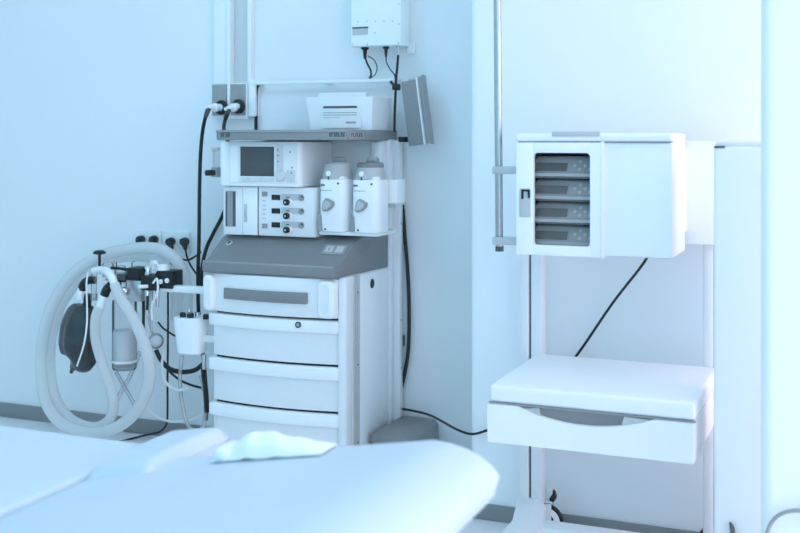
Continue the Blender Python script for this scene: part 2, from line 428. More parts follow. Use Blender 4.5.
# back panel, rear posts
MB().box(XL+.01, XR-.002, 4.14, 4.185, .985, 1.366, .004).build('back_panel', WMETAL, AM)
MB().box(XR-.05, XR-.012, 4.125, 4.145, 1.06, 1.36, .003).build('panel_strip', WHITE2, AM)
MB().box(XR-.012, XR+.012, 4.18, 4.215, .09, 1.37, .003).box(XR+.006, XR+.036, 4.222, 4.258, .09, 1.366, .003).box(XR-.01, XR+.008, 4.20, 4.24, .09, 1.37).build('rear_post', WHITE, AM)
MB().box(XL+.004, XL+.05, 4.19, 4.25, .09, 1.37, .004).build('rear_post', WHITE, AM)
for z in (.25, .42, .62, 1.02, 1.2): MB().cyl((XR+.035, 4.240, z), (XR+.038, 4.240, z), .004, seg=8).build('post_screw', MGREY, AM)
# flow module
fm = MB().box(XL+.002, -1.972, 3.868, 4.14, .985, 1.180, .004, rnd=('z', .018)).build('flow_module', WHITE, AM)
FY = 3.868
def rect(px0, px1, py0, py1, Y, t=.0015):
    a = W((px0+px1)/2, py1, Y); b = W((px0+px1)/2, py0, Y)
    return (W(px0, py0, Y).x, W(px1, py0, Y).x, Y-t, Y+.001, a.z, b.z)
MB().box(*rect(224.5, 243, 187.5, 234.5, FY, .004), .002).build('side_door', WHITE, fm)
MB().box(*rect(226.5, 236.3, 191, 226.5, FY, .005)).build('door_window', MGREY, fm)
MB().box(*rect(226.3, 227.8, 192, 226, FY, .006)).box(*rect(233.5, 236, 191.5, 226, FY, .006)).build('window_edge', DGREY, fm)
MB().box(*rect(243.6, 258, 187.5, 235, FY, .006), .003).build('swing_cover', WHITE2, fm)
MB().box(*rect(244.8, 248, 204, 222, FY, .0075), .002).build('finger_pull', PALE, fm)
MB().box(*rect(258.2, 258.7, 187, 236, FY, .002)).build('panel_joint', DGREY, fm)
for py in (194, 226): MB().box(*rect(262, 267.5, py-2.4, py+2.4, FY, .002), .002).build('gas_symbol', MGREY, fm)
k = MB()
for j in range(5): k.box(*rect(262.5, 266, 200.5+j*4.4, 201.1+j*4.4, FY))
k.build('scale_mark', FAINT, fm)
for i, py in enumerate((197.3, 210.9, 224.8)):
    MB().box(*rect(271.8, 280.2, py-2.6, py+2.6, FY, .003), .001).build('flow_display', LCD, fm)
    MB().box(*rect(281.5, 303, py-3.2, py+3.0, FY, .0012)).build('flow_scale_plate', PALE, fm)
    MB().box(*rect(286.2, 289.5, py-.6, py+.4, FY, .002)).build('scale_mark', INK, fm)
    c = W(301.5, py+.6, FY)
    g = MB().lathe([(0, 0), (.0125, 0), (.0125, .003), (.010, .003), (.010, .002), (0, .002)], c, (0, -1, 0)).build('gauge', MGREY, fm)
    MB().box(c.x-.001, c.x+.008, FY-.0032, FY-.002, c.z+.001, c.z+.0075).build('gauge_needle', INK, g)
    c = W(290, py+4.6, FY)
    kn = MB().lathe([(0, 0), (.0125, 0), (.013, .016), (.012, .024), (0, .024)], c, (0, -1, 0)).build('flow_knob', WHITE2, fm)
    MB().lathe([(0, .024), (.0128, .024), (.0128, .036), (.010, .039), (0, .039)], c, (0, -1, 0)).build('knob_cap', BLACK, kn)
    MB().cyl(c+Vector((-.001, -.0385, 0)), c+Vector((-.001, -.040, 0)), .004, seg=10).build('knob_dot', PALE, kn)
# display unit
DY = 3.838
dm = MB().box(-2.396, -2.022, DY, 4.14, 1.183, 1.362, .006, rnd=('z', .026)).build('display_unit', WHITE2, AM)
MB().box(*rect(229.5, 297, 143.6, 183.2, DY, .002), .001).build('control_panel', WHITE, dm)
MB().box(*rect(240.7, 274.3, 146.6, 176.2, DY, .0032), .001).build('screen', SCREEN, dm)
k = MB()
for j in range(6): k.box(*rect(241.2+j*5.6, 246.2+j*5.6, 177.4, 182, DY, .0036), .001)
k.build('soft_key', SUB, dm)
MB().box(*rect(276.2, 283.6, 145, 182, DY, .0028)).build('status_strip', SUB, dm)
MB().box(*rect(230.5, 238, 146, 182, DY, .0024)).build('key_column', WHITE2, dm)
for (px, py) in ((278.4, 150), (278.4, 155.5), (278.4, 161.5), (290.5, 152), (292.5, 167.5), (291.8, 173)): MB().box(*rect(px-.8, px+.8, py-.8, py+.8, DY, .0036)).build('status_light', MGREY, dm)
c = W(282.3, 176, DY)
MB().lathe([(0, 0), (.020, 0), (.019, .014), (.016, .018), (0, .018)], c, (0, -1, 0)).build('selector_knob', SUB, dm)
MB().box(*rect(287, 295.5, 170, 182.5, DY, .003), .001).build('key_pad', SUB, dm)
# auxiliary flowmeter on the left edge
c = W(216.6, 150, 3.90)
fmeter = MB().box(c.x-.011, c.x+.009, 3.885, 3.915, W(0, 178, 3.9).z*0+W(216.6, 168, 3.9).z, c.z, .003).build('auxiliary_flowmeter', CLEAR, AM)
MB().box(c.x-.015, c.x+.013, 3.882, 3.918, c.z-.002, c.z+.010, .003).build('flowmeter_cap', PALE, fmeter)
z = W(216.6, 172.6, 3.9).z
MB().box(c.x-.015, c.x+.013, 3.882, 3.918, z-.018, z+.022, .003).build('flowmeter_base', MGREY, fmeter)
MB().cyl((c.x-.002, 3.886, z), (c.x-.020, 3.850, z), .012, bev=.003).build('flowmeter_knob', BLACK, fmeter)
# vaporizer mount
MB().box(-1.965, -1.70, 3.985, 4.04, 1.10, 1.20, .005).box(-1.93, -1.85, 4.03, 4.15, 1.11, 1.19).build('mounting_bar', PALE, AM)
MB().box(W(386, 190, 3.965).x, W(396.5, 190, 3.965).x, 3.972, 4.06, W(397, 204, 3.96).z, W(397, 180, 3.96).z, .004).build('bar_end_block', WHITE2, AM)
MB().box(-1.958, -1.70, 3.862, 4.06, .998, 1.012, .004, rnd=('z', .02)).box(-1.95, -1.80, 4.05, 4.15, .996, 1.010).build('vaporizer_tray', WHITE, AM)
# top shelf
sh = MB().box(XL+.034, XR+.006, 3.775, 4.27, 1.367, 1.408, .005).build('top_shelf', MGREY2, AM)
MB().box(XL+.034, XR+.006, 3.772, 3.776, 1.3985, 1.406, .001).build('shelf_trim', MGREY, sh)
def pseudo_text(px0, px1, py0, py1, Y, n):
    k = MB(); w = (px1-px0)/n
    for i in range(n):
        a = px0+i*w
        k.box(*rect(a+.15*w, a+.42*w, py0, py1, Y)); k.box(*rect(a+.4*w, a+.85*w, py0 if i % 2 else py1-1, py0+1 if i % 2 else py1, Y))
        if i % 3 != 1: k.box(*rect(a+.66*w, a+.86*w, py0, py1, Y))
    return k
SY = 3.775
pl = MB().box(*rect(327.5, 345.8, 131.2, 138.6, SY, .0015), .0005).build('name_plate', MGREY, sh)
pseudo_text(329, 345, 132.4, 136.8, SY-.0015, 7).build('plate_lettering', INK, pl)
k = MB(); sx = XR+.006
k.box(sx, sx+.0015, 3.80, 3.93, 1.374, 1.400, .0004)
pl = k.build('name_plate', MGREY, sh)
k = MB()
for i in range(6):
    y = 3.812+i*.018
    k.box(sx+.0012, sx+.0028, y, y+.004, 1.381, 1.395); k.box(sx+.0012, sx+.0028, y+.004, y+.012, 1.381 if i % 2 else 1.391, 1.384 if i % 2 else 1.395)
k.build('plate_lettering', INK, pl)
pseudo_text(220.5, 230, 132.2, 137, SY, 4).build('shelf_lettering', DGREY, sh)
# arm to the breathing system
a, b = W(203, 290.5, 3.86), W(160, 290, 3.88)
MB().box(b.x, a.x+.04, 3.85, 3.89, a.z-.014, a.z+.014, .006).build('support_arm', WHITE2, AM)

# vaporizers
def vaporizer(cx, lab, lid):
    V = thing('vaporizer', lab, 'vaporizer', (cx, 3.94, 1.012), 'vaporizers on the machine')
    z0 = 1.012
    b = MB().box(cx-.058, cx+.058, 3.850, 3.970, z0, z0+.204, .005, 2, rnd=('z', .030)).build('body', WHITE2, V)
    MB().box(cx-.048, cx+.052, 3.860, 3.965, z0+.198, z0+.216, .004, rnd=('z', .03)).build('body_shoulder', WHITE, V)
    MB().lathe([(0, .206), (.060, .206), (.060, .220), (.052, .250), (0, .252)], (cx-.002, 3.912, z0), seg=36).build('control_dial', DIAL, V)
    MB().lathe([(0, .246), (.050, .246), (.052, .250), (.052, .262), (.046, .269), (0, .270)], (cx-.002, 3.912, z0), seg=36).build('dial_cap', lid, V)
    MB().box(cx-.016, cx+.034, 3.895, 3.925, z0+.266, z0+.290, .010, 3).build('lock_lever', MGREY, V)
    c = Vector((cx-.014, 3.858, z0+.226))
    r = MB().lathe([(0, 0), (.0105, 0), (.0105, .008), (.007, .010), (0, .010)], c, (0, -1, 0)).build('zero_button', WHITE2, V)
    MB().cyl(c+Vector((0, -.003, -.010)), c+Vector((0, -.003, -.026)), .004).build('button_stem', DGREY, r)
    # spout handle: a rounded triangular lever with its stub
    tri = [(cx-.036, z0+.088), (cx-.030, z0+.118), (cx-.018, z0+.132), (cx+.016, z0+.116), (cx+.012, z0+.100), (cx-.006, z0+.084), (cx-.028, z0+.078)]
    k = MB().prism(tri, 'y', 3.834, 3.856, .004).build('filler_handle', MGREY, V)
    MB().prism([(p[0]*.72+(cx-.012)*.28, p[1]*.72+(z0+.102)*.28) for p in tri], 'y', 3.829, 3.835, .002).build('handle_face', DIAL, k)
    MB().prism([(cx-.056, z0), (cx-.050, z0+.004), (cx-.040, z0+.004), (cx-.046, z0+.06), (cx-.056, z0+.072)], 'y', 3.850, 3.856).build('sight_glass', MGREY, V)
    k = MB().box(cx-.046, cx-.028, 3.8485, 3.851, z0+.178, z0+.184)
    k.box(cx-.046, cx+.004, 3.8487, 3.851, z0+.160, z0+.1615).build('body_marking', INK, V)
    for (dx, dz) in ((.030, .188), (-.026, .010)): MB().cyl((cx+dx, 3.8505, z0+dz), (cx+dx, 3.847, z0+dz), .004, seg=10).build('body_screw', DGREY, V)
    return V
vaporizer(-1.893, 'white vaporizer with pale cap, nearer the screen', DIAL)
vaporizer(-1.752, 'white vaporizer with dark grey cap, at the right end of the machine', GREY)

# bin on the shelf
t = thing('storage_bin', 'white plastic bin with printed label standing on the grey top shelf', 'bin', (-1.955, 4.14, 1.408))
bx0, bx1 = -2.092, -1.800
b = bmesh.new()
zb, zt = 1.4085, W(380, 97, 4.1).z
lo = [(bx0+.012, 4.045), (bx1-.010, 4.045), (bx1-.010, 4.205), (bx0+.012, 4.205)]
hi = [(bx0-.006, 4.03), (bx1+.002, 4.03), (bx1+.002, 4.225), (bx0-.006, 4.225)]
k = MB()
bb = bmesh.new()
A = [bb.verts.new((*p, zb)) for p in lo]; B = [bb.verts.new((*p, zt)) for p in hi]
ctr = Vector((sum(p[0] for p in hi)/4, sum(p[1] for p in hi)/4))
C = [bb.verts.new((p[0]+(ctr.x-p[0])*.04, p[1]+(ctr.y-p[1])*.05, zt)) for p in hi]
D = [bb.verts.new((p[0]+(ctr.x-p[0])*.04, p[1]+(ctr.y-p[1])*.05, zb+.005)) for p in lo]
bb.faces.new(A[::-1]); bb.faces.new(D)
for i in range(4):
    j = (i+1) % 4
    bb.faces.new((A[i], A[j], B[j], B[i])); bb.faces.new((B[i], B[j], C[j], C[i])); bb.faces.new((C[i], C[j], D[j], D[i]))
k._merge(bb).build('tub', WHITE2, t)
lf = 4.038
sheet = MB().box(*rect(321, 361, 103, 127.8, lf, .004)).build('label_sheet', PAPER, t)
MB().box(*rect(323.2, 357, 106, 108.2, lf-.004, .001)).build('label_heading', INK, sheet)
k = MB()
for (q0, q1, r0, r1) in ((323, 357, 112.2, 113.0), (323, 357, 114.6, 115.4), (323, 340, 117.5, 118.0), (346, 356, 121.5, 123.5)): k.box(*rect(q0, q1, r0, r1, lf-.004, .001))
k.build('label_line', FAINT, sheet)
tag(MB().box(W(318, 95, 4.1).x, W(366, 95, 4.1).x, 4.10, 4.13, zb+.012, W(345, 92.5, 4.1).z, .004).build('paper_stack', PAPER), 'sheaf of pale papers sticking up out of the shelf bin', 'papers')

# ------------------------------------------------------------------ breathing system on the arm
def P3(px, py, Y=3.87): return W(px, py, Y)
BS = thing('breathing_system', 'breathing valve block with clear canister on the white side arm', 'breathing system', P3(140, 330))
def bx(px0, px1, py0, py1, y0, y1, bev=.003):
    Y = y0; a = W(px0, py1, Y); b = W(px1, py0, Y)
    return MB().box(a.x, b.x, y0, y1, a.z, b.z, bev)
bx(126, 141, 280.5, 301, 3.83, 3.92, .005).build('valve_block', STEEL, BS)
bx(126.5, 139.5, 268.5, 280, 3.82, 3.90, .004).build('valve_cap_block', BLACK, BS)
bx(140.5, 155.5, 276.5, 290, 3.82, 3.91, .003).build('switch_block', BLACK, BS)
sb = bx(155, 172, 271.5, 288, 3.84, 3.92, .003).build('port_block', BLACK, BS)
for (px, py) in ((161, 281.6), (167.3, 280.6)):
    c = P3(px, py, 3.84); MB().lathe([(0, 0), (.010, 0), (.010, .006), (.006, .008), (0, .008)], c, (0, -1, 0)).build('port_cap', WHITE2, sb)
c = P3(144, 286, 3.82); MB().cyl(c+Vector((.02, 0, 0)), c+Vector((-.006, -.03, 0)), .0075, bev=.002).build('toggle', WHITE2, BS)
c = P3(163, 272, 3.87); MB().lathe([(0, 0), (.028, 0), (.028, .016), (.022, .030), (0, .034)], c, seg=24).build('pressure_valve', WHITE2, BS)
a, b = P3(111.5, 267.5, 3.84), P3(128, 269.5, 3.84); MB().cyl(a, b, .006).build('lever_rod', BLACK, BS)
a, b = P3(106, 283, 3.86), P3(128, 284, 3.87); MB().cyl(a, b, .020, bev=.003).build('cross_pipe', CHROME, BS)
a, b = P3(103, 274.5, 3.86), P3(127, 276.5, 3.87); MB().cyl(a, b, .010, bev=.002).build('cross_pipe', STEEL, BS)
a, b = P3(93.5, 299, 3.86), P3(94.5, 266, 3.86)
MB().cyl(a, b, .012, bev=.003).cyl(a-Vector((0, 0, .006)), a+Vector((0, 0, .022)), .016, bev=.002).build('bag_riser', CLEAR, BS)
for (px, py) in ((108, 262.5), (120.5, 266)):
    c = P3(px, py+7, 3.88); MB().lathe([(0, 0), (.026, 0), (.026, .016), (.020, .030), (0, .036)], c, seg=24).build('valve_dome', TUBE, BS)
for (px, py0, py1, r) in ((132, 262, 270, .0022), (116.5, 262, 268, .0022)):
    MB().cyl(P3(px, py1, 3.86), P3(px, py0, 3.86), r).build('valve_pin', BLACK, BS)
c = P3(99.5, 256.5, 3.87)
MB().lathe([(0, .0), (.006, 0), (.007, .008), (.026, .012), (.028, .018), (.018, .026), (0, .028)], c, seg=24).cyl(c, c-Vector((0, 0, .075)), .006).build('relief_knob', BLACK, BS)
e = MB().tube([P3(95, 280, 3.86), P3(88, 280.5, 3.85), P3(83.5, 284, 3.84), P3(82, 290, 3.84)], .017, 14).build('bag_elbow', BLACK, BS)
MB().cyl(P3(81.3, 288, 3.84), P3(79.5, 300, 3.83), .0155, .0165, bev=.003).build('elbow_collar', WHITE2, e)
e = MB().tube([P3(118, 284, 3.85), P3(112, 285, 3.82), P3(107, 289, 3.80), P3(104.5, 295, 3.80)], .019, 14).build('inhale_elbow', BLACK, BS)
MB().cyl(P3(105, 293, 3.80), P3(99.5, 308, 3.79), .0165, .018, bev=.003).build('elbow_collar', WHITE2, e)
MB().tube([P3(94, 271, 3.86), P3(101, 270, 3.84), P3(107, 271.5, 3.80), P3(111.5, 277, 3.775), P3(115, 285, 3.77)], .0165, 14).build('exhale_elbow', WHITE2, BS)
c = P3(147.5, 276, 3.86)
MB().lathe([(0, 0), (.019, 0), (.019, .012), (.014, .016), (.014, .034), (.010, .040), (0, .040)], c, seg=20).build('gas_fitting', CHROME, BS)
c = P3(154, 272, 3.88)
MB().lathe([(0, 0), (.012, 0), (.012, .030), (.016, .034), (.016, .046), (0, .050)], c, seg=18).build('gas_fitting', WHITE2, BS)
MB().cyl(P3(122, 291, 3.82), P3(127, 291.5, 3.83), .016, bev=.003).build('side_port', CHROME, BS)
MB().tube([P3(155, 273, 3.83), P3(158, 266, 3.80), P3(153, 262, 3.80), P3(149, 268, 3.82)], .003, 8).build('sensor_lead', WHITE2, BS)
MB().tube([P3(153, 283, 3.80), P3(157, 279, 3.79), P3(157.5, 292, 3.80), P3(152, 305, 3.82), P3(152, 320, 3.84)], .0045, 8).build('sensor_lead', WHITE2, BS)
MB().box(P3(118, 280, 3.85).x, P3(127, 280, 3.85).x, 3.84, 3.90, P3(120, 280, 3.85).z, P3(120, 274, 3.85).z, .003).build('pressure_block', DGREY, BS)
# canister: clear top cylinder, white granules, clear cup
c = P3(124.5, 369, 3.88)
zt, zm, zc, zg = P3(124.5, 300, 3.88).z, P3(124.5, 330, 3.88).z, P3(124.5, 361, 3.88).z, c.z
can = MB().lathe([(0, zg), (.048, zg), (.052, zg+.006), (.052, zt), (0, zt)], (c.x, c.y, 0), seg=32).build('canister', CLEAR, BS)
MB().lathe([(0, zc), (.049, zc), (.0495, zm-.01), (.044, zm), (0, zm)], (c.x, c.y, 0), seg=32).build('absorber_granules', GRANULE, can)
MB().lathe([(0, zg+.008), (.046, zg+.008), (.046, zg+.012), (0, zg+.012)], (c.x, c.y, 0), seg=32).build('canister_floor', PALE, can)
MB().lathe([(.053, zc-.004), (.056, zc-.002), (.056, zc+.006), (.053, zc+.008)], (c.x, c.y, 0), seg=32).build('canister_band', WHITE, can)
for (px, py0, py1, r, m, nm, Y) in ((147.5, 289, 315, .011, CHROME, 'chrome_stem', 3.85), (157.5, 288, 307, .009, CHROME, 'chrome_stem', 3.85), (151.5, 289, 333, .006, TUBE, 'sampling_line', 3.84), (143.5, 300, 330, .007, BLACK, 'rubber_lead', 3.86)):
    MB().cyl(P3(px, py0, Y), P3(px, py1, Y), r, r*.8, bev=.002).build(nm, m, BS)
MB().cyl(P3(147.6, 296, 3.838), P3(147.2, 310, 3.838), .0055).build('stem_sleeve', BLACK, BS)
c = P3(156, 341, 3.86); MB().sphere(c, .032).build('water_trap', TUBE, BS)
MB().cyl(P3(151.5, 331, 3.86), P3(154, 338, 3.86), .006).cyl(P3(147.3, 312, 3.85), P3(152, 333, 3.86), .005).build('trap_neck', TUBE, BS)

# hoses
pa = [(114.5, 284, 3.77), (119, 296, 3.76), (126, 307, 3.755), (134, 320, 3.755), (143, 340, 3.76), (149, 362, 3.77), (148.5, 383, 3.78), (140.5, 404, 3.80), (126.5, 421, 3.82), (107, 431, 3.84), (84, 432, 3.86), (61, 423, 3.88), (46, 402, 3.90), (41, 370, 3.92), (43.5, 335, 3.94), (54, 302, 3.95), (74, 273, 3.96), (101, 256, 3.97), (128, 249.5, 3.97), (148, 247.8, 3.97), (164, 251, 3.97), (177, 261.5, 3.97), (184.5, 277, 3.97), (187, 295, 3.97), (186, 318, 3.98), (183, 340, 4.0)]
h = tag(MB().tube([W(*q) for q in pa], lambda s: .0245 if s > .1 else .0245-.007*math.cos(s*5*PI)*.5, 18, step=.0042, corr=.05).build('breathing_hose', HOSE, smooth=180),
        'outer milky corrugated hose looping from the white elbow over the top of the valves', 'hose', 'corrugated breathing hoses')
pb = [(100, 306, 3.79), (95.5, 319, 3.785), (96, 341, 3.79), (102.5, 364, 3.80), (110, 386, 3.81), (113.5, 405, 3.83), (108, 421, 3.86), (92, 427, 3.90), (71, 419, 3.93), (56, 398, 3.96), (50.5, 366, 3.98), (53, 333, 4.0), (63, 303, 4.01), (83, 276, 4.02), (108, 261, 4.02), (132, 256.5, 4.02), (153, 258.5, 4.02), (167, 268, 4.01), (174, 281, 4.0), (175.5, 300, 4.0), (175, 320, 4.01)]
tag(MB().tube([W(*q) for q in pb], .0212, 18, step=.0042, corr=.05).build('breathing_hose', HOSE, smooth=180),
    'inner milky corrugated hose hanging from the black elbow beside the dark bag', 'hose', 'corrugated breathing hoses')
# the bag
sp = [(87.5, 300, 3.86, .013), (86.5, 304, 3.86, .016), (86, 307.5, 3.86, .050), (83.5, 315, 3.86, .078), (80.5, 328, 3.86, .094), (79.5, 343, 3.86, .099), (80.5, 354, 3.86, .088), (79, 361.5, 3.86, .062), (74, 366.5, 3.86, .022), (72, 370, 3.86, .0095), (71, 373, 3.86, .008)]
pts = catmull([W(a, b, c) for a, b, c, r in sp], 5)
rad = [r for *_, r in sp]
bg = bmesh.new(); rings = []
NS = 40
for i, p in enumerate(pts):
    s = i/5; j = min(int(s), len(rad)-2); fr = s-j
    r = rad[j]*(1-fr)+rad[j+1]*fr
    tt = (pts[min(i+1, len(pts)-1)]-pts[max(i-1, 0)]).normalized()
    side = tt.cross(Vector((0, 1, 0))).normalized(); fw = tt.cross(side)
    ring = []
    for k in range(NS):
        an = 2*PI*k/NS
        wr = 1+(.045*math.sin(7*an+.5+.25*s)+.02*math.sin(12*an-s*.4))*min(1, r/.05)
        ring.append(bg.verts.new(p+(side*math.cos(an)+fw*math.sin(an)*.62)*r*wr))
    rings.append(ring)
for a, b in zip(rings, rings[1:]):
    for k in range(NS): bg.faces.new((a[k], a[(k+1) % NS], b[(k+1) % NS], b[k]))
bg.faces.new(rings[0]); bg.faces.new(rings[-1])
t = thing('breathing_bag', 'dark wrinkled rubber breathing bag hanging inside the hose loop', 'breathing bag', W(79, 372, 3.86))
MB()._merge(bg).build('bladder', BAG, t, smooth=70)
MB().cyl(W(88.5, 294, 3.86), W(87, 305, 3.86), .0165, .018, bev=.002).build('bag_neck', BLACK, t)
tag(MB().tube([W(*q) for q in ((88, 272, 3.83), (86.5, 284, 3.815), (87, 305, 3.79), (86.8, 325, 3.76), (83.5, 346, 3.76), (77, 366, 3.79))], .0036, 8).build('sampling_tube', WHITE2), 'thin pale tube hanging in front of the dark bag', 'tube')

# suction unit
t = thing('suction_unit', 'white tapered suction unit with black knobs beside the drawers', 'suction unit', W(191, 356, 3.80))
zt, zb = W(191, 318.5, 3.79).z, W(191, 355, 3.79).z
x0, x1 = W(172.5, 321, 3.80).x, W(202.5, 321, 3.80).x
bb = bmesh.new(); ring0 = []; ring1 = []
cx, cy, hw = (x0+x1)/2, 3.83, (x1-x0)/2
def sup(a, w, d, ex=3.2):
    c, s = math.cos(a), math.sin(a)
    return (cx+math.copysign(abs(c)**(2/ex), c)*w, cy+math.copysign(abs(s)**(2/ex), s)*d)
rg = []
for (z, w, d) in ((zb, hw*.70, .038), (zb+.004, hw*.76, .042), (zt-.006, hw*.98, .054), (zt, hw*.94, .050)):
    rg.append([bb.verts.new((*sup(2*PI*k/40, w, d), z)) for k in range(40)])
for a, b in zip(rg, rg[1:]):
    for k in range(40): bb.faces.new((a[k], a[(k+1) % 40], b[(k+1) % 40], b[k]))
bb.faces.new(rg[0]); bb.faces.new(rg[-1])
MB()._merge(bb).build('housing', WHITE2, t)
for (px, r) in ((181.5, .013), (189, .0145), (204.5, .012)):
    c = W(px, 320, 3.80); MB().lathe([(0, -.002), (r, -.002), (r, .012), (r*.8, .018), (0, .018)], (c.x, 3.81, zt)).build('knob', BLACK, t)
MB().cyl((cx-.004, 3.82, zt), (cx-.004, 3.82, zt+.035), .006).cyl((cx+.028, 3.83, zt), (cx+.028, 3.83, zt+.02), .010).build('port_stem', CHROME, t)
c = W(204, 357, 3.83); MB().cyl(c+Vector((0, 0, .01)), c-Vector((0, 0, .05)), .010, .008, bev=.002).build('hose_barb', STEEL, t)
MB().box(cx+hw*.7, XL+.04, 3.83, 3.85, zt-.10, zt-.07, .003).build('bracket', WHITE, t)

# loose cables and tubes by the machine
loose = [
 ('suction_hose', 'thick black hose sagging below the clear water trap', 'hose', [(156, 350, 3.88), (161, 360, 3.88), (170, 369, 3.88), (183, 372, 3.88), (195, 370, 3.89), (203, 364, 3.90)], .010, BLACK),
 ('power_cable', 'thin black cable hanging straight from behind the side arm to the floor', 'cable', [(168, 292, 4.12), (168, 330, 4.12), (167.5, 380, 4.13), (167.5, 410, 4.16), (166.5, 424, 4.19), (160, 431.5, 4.22), (150, 434.2, 4.222), (140, 436.5, 4.20), (128, 439.6, 4.165), (119, 442.0, 4.135)], .0048, BLACK),
 ('data_cable', 'short thin black lead slanting beside the water trap', 'cable', [(158, 322, 3.92), (163, 328, 3.92), (170, 333, 3.93), (177, 337, 3.94)], .0040, BLACK),
 ('data_cable', 'thin black lead slanting under the sagging thick hose', 'cable', [(162, 362, 3.93), (170, 372, 3.93), (180, 380, 3.93), (191, 385, 3.93), (202, 388, 3.94)], .0050, BLACK),
 ('suction_tube', 'short stout black tube dropping below the suction unit', 'hose', [(203, 364, 3.84), (204, 376, 3.85), (206, 394, 3.86), (207, 412, 3.88)], .011, BLACK),
 ('sampling_tube', 'thin white tube hooking down below the water trap', 'tube', [(165, 352, 3.85), (162, 362, 3.84), (163, 376, 3.84), (169, 386, 3.84), (179, 390, 3.85), (188, 388, 3.86)], .0058, HOSE),
 ('clear_tube', 'clear tube hanging in a deep loop below the suction unit', 'tube', [(182, 356, 3.86), (180, 378, 3.87), (182, 402, 3.87), (188, 425, 3.88), (197, 431, 3.88), (204, 424, 3.88), (205, 400, 3.89), (201, 375, 3.90)], .008, TUBE),
 ('clear_tube', 'thin clear tube trailing low across from the hoses to the drawers', 'tube', [(144, 405, 3.90), (154, 415, 3.90), (168, 421, 3.90), (184, 421, 3.90), (198, 417, 3.90), (208, 412, 3.91)], .005, HOSE),
 ('clear_tube', 'stout clear tube behind the canister slanting down to the right', 'tube', [(140, 352, 4.02), (130, 376, 4.02), (121, 392, 4.0), (116, 402, 3.98)], .010, TUBE),
 ('clear_tube', 'clear tube crossing low between the two hoses', 'tube', [(116, 372, 3.93), (124, 386, 3.93), (133, 402, 3.92), (139, 414, 3.92)], .008, TUBE),
 ('wall_cable', 'black cable hanging in a long bow down the wall behind the rear post', 'cable', [(402.5, 205, 4.262), (404.5, 232, 4.262), (407.5, 268, 4.262), (409, 305, 4.262), (408.5, 345, 4.262), (405, 372, 4.262), (400, 392, 4.262)], .0078, BLACK),
]
for nm, lab, cat, pts, r, m in loose:
    tag(MB().tube([W(*q) for q in pts], r, 10).build(nm, m), lab, cat)
a = W(402.5, 341, 4.262)
tag(MB().box(a.x-.010, a.x+.004, 4.252, 4.284, a.z-.022, a.z+.022, .003).build('cable_clip', DGREY), 'small dark clip on the wall beside the bowed cable', 'clip')

# wall sockets with plugs
z0, z1 = W(160, 254.5, YB).z, W(160, 230.5, YB).z
for (xa_, xb_, lab) in ((X_at(135.5, YB), X_at(162.5, YB), 'white double wall socket further from the machine'), (X_at(163.5, YB), X_at(190.5, YB), 'white double wall socket nearer the machine')):
    t = thing('wall_socket', lab, 'socket', ((xa_+xb_)/2, YB, z0), 'wall sockets')
    p = MB().box(xa_, xb_, 4.272, YB, z0, z1, .004).build('face_plate', WHITE, t)
    for s in (.28, .74):
        c = Vector((xa_+(xb_-xa_)*s, 4.272, (z0+z1)/2)); MB().lathe([(.0, -.0005), (.019, -.0005), (.021, -.0005), (.022, .002), (.024, .002), (.024, -.001)], c, (0, -1, 0)).build('socket_ring', PALE, t)
plugs = [((142, 239.5), (-.4, -1), [(137, 243), (134.5, 247), (133, 252), (134, 262)], 'black plug with cord dropping away to the far side, first from the machine-less end'),
         ((155, 239.5), (-.4, -1), [(150.5, 243), (148, 247), (147, 252), (147.5, 262)], 'black plug second in the row of wall plugs'),
         ((172, 241.5), (0, -1), [(172, 249), (171.5, 255), (171, 262), (170, 275)], 'black plug hanging straight down, third in the row of wall plugs'),
         ((186, 241.5), (0, -1), [(185.5, 249), (187, 257), (191, 266), (197, 275)], 'black plug nearest the machine, its cord slanting behind the hose')]
plugs[0] = plugs[0][:3]+('black plug at the far end of the row of wall plugs',)
for (c, d, cord, lab) in plugs:
    cc = W(*c, 4.268)
    t = thing('power_plug', lab, 'plug', cc, 'black plugs in the wall sockets')
    b = W(*cord[0], 4.225)
    MB().lathe([(0, 0), (.019, 0), (.020, .010), (.017, .028), (0, .032)], cc, (0, -1, 0)).cyl(cc+Vector((0, -.018, 0)), b, .0165, .008, 14, .002).build('plug_body', BLACK, t)
    MB().tube([b]+[W(*q, 4.235) for q in cord[1:]], .0042, 8).build('cord', BLACK, t)
tag(MB().tube([W(*q) for q in ((181, 259, 4.255), (188, 260, 4.25), (195, 256.5, 4.25), (201, 252, 4.25))], .0045, 8).build('socket_cable', BLACK), 'short black cable bowed across below the wall sockets', 'cable')

# grey floor box in the corner
xg0, xg1 = XR+.03, -1.598
tag(MB().prism([(xg0, 0), (xg1-.014, 0), (xg1+.008, .001), (xg1-.006, .200), (xg1-.022, .217), (xg0, .217)], 'y', 3.95, 4.262, .004).build('floor_box', MGREY2), 'low grey box on the floor between the machine and the corner', 'box')

# ------------------------------------------------------------------ trolley
TR = thing('medical_trolley', 'white medical trolley with pump cabinet above and drawer unit below', 'trolley', (-.72, 3.5, 0))
PY0, PY1 = 3.660, 3.730
for (xa_, xb_) in ((-1.081, -1.004), (-.468, -.391)):
    w = xb_-xa_
    p = MB().box(xa_, xa_+w*.42, PY0, PY1, .07, 1.31, .006).box(xa_+w*.50, xb_, PY0+.006, PY1, .07, 1.31, .005).box(xa_+w*.3, xb_-w*.2, PY0+.03, PY1-.004, .07, 1.31).build('post', WMETAL, TR)
    MB().box(xa_+w*.42, xa_+w*.50, PY0+.014, PY0+.032, .125, 1.305).build('post_slot', DGREY, p)
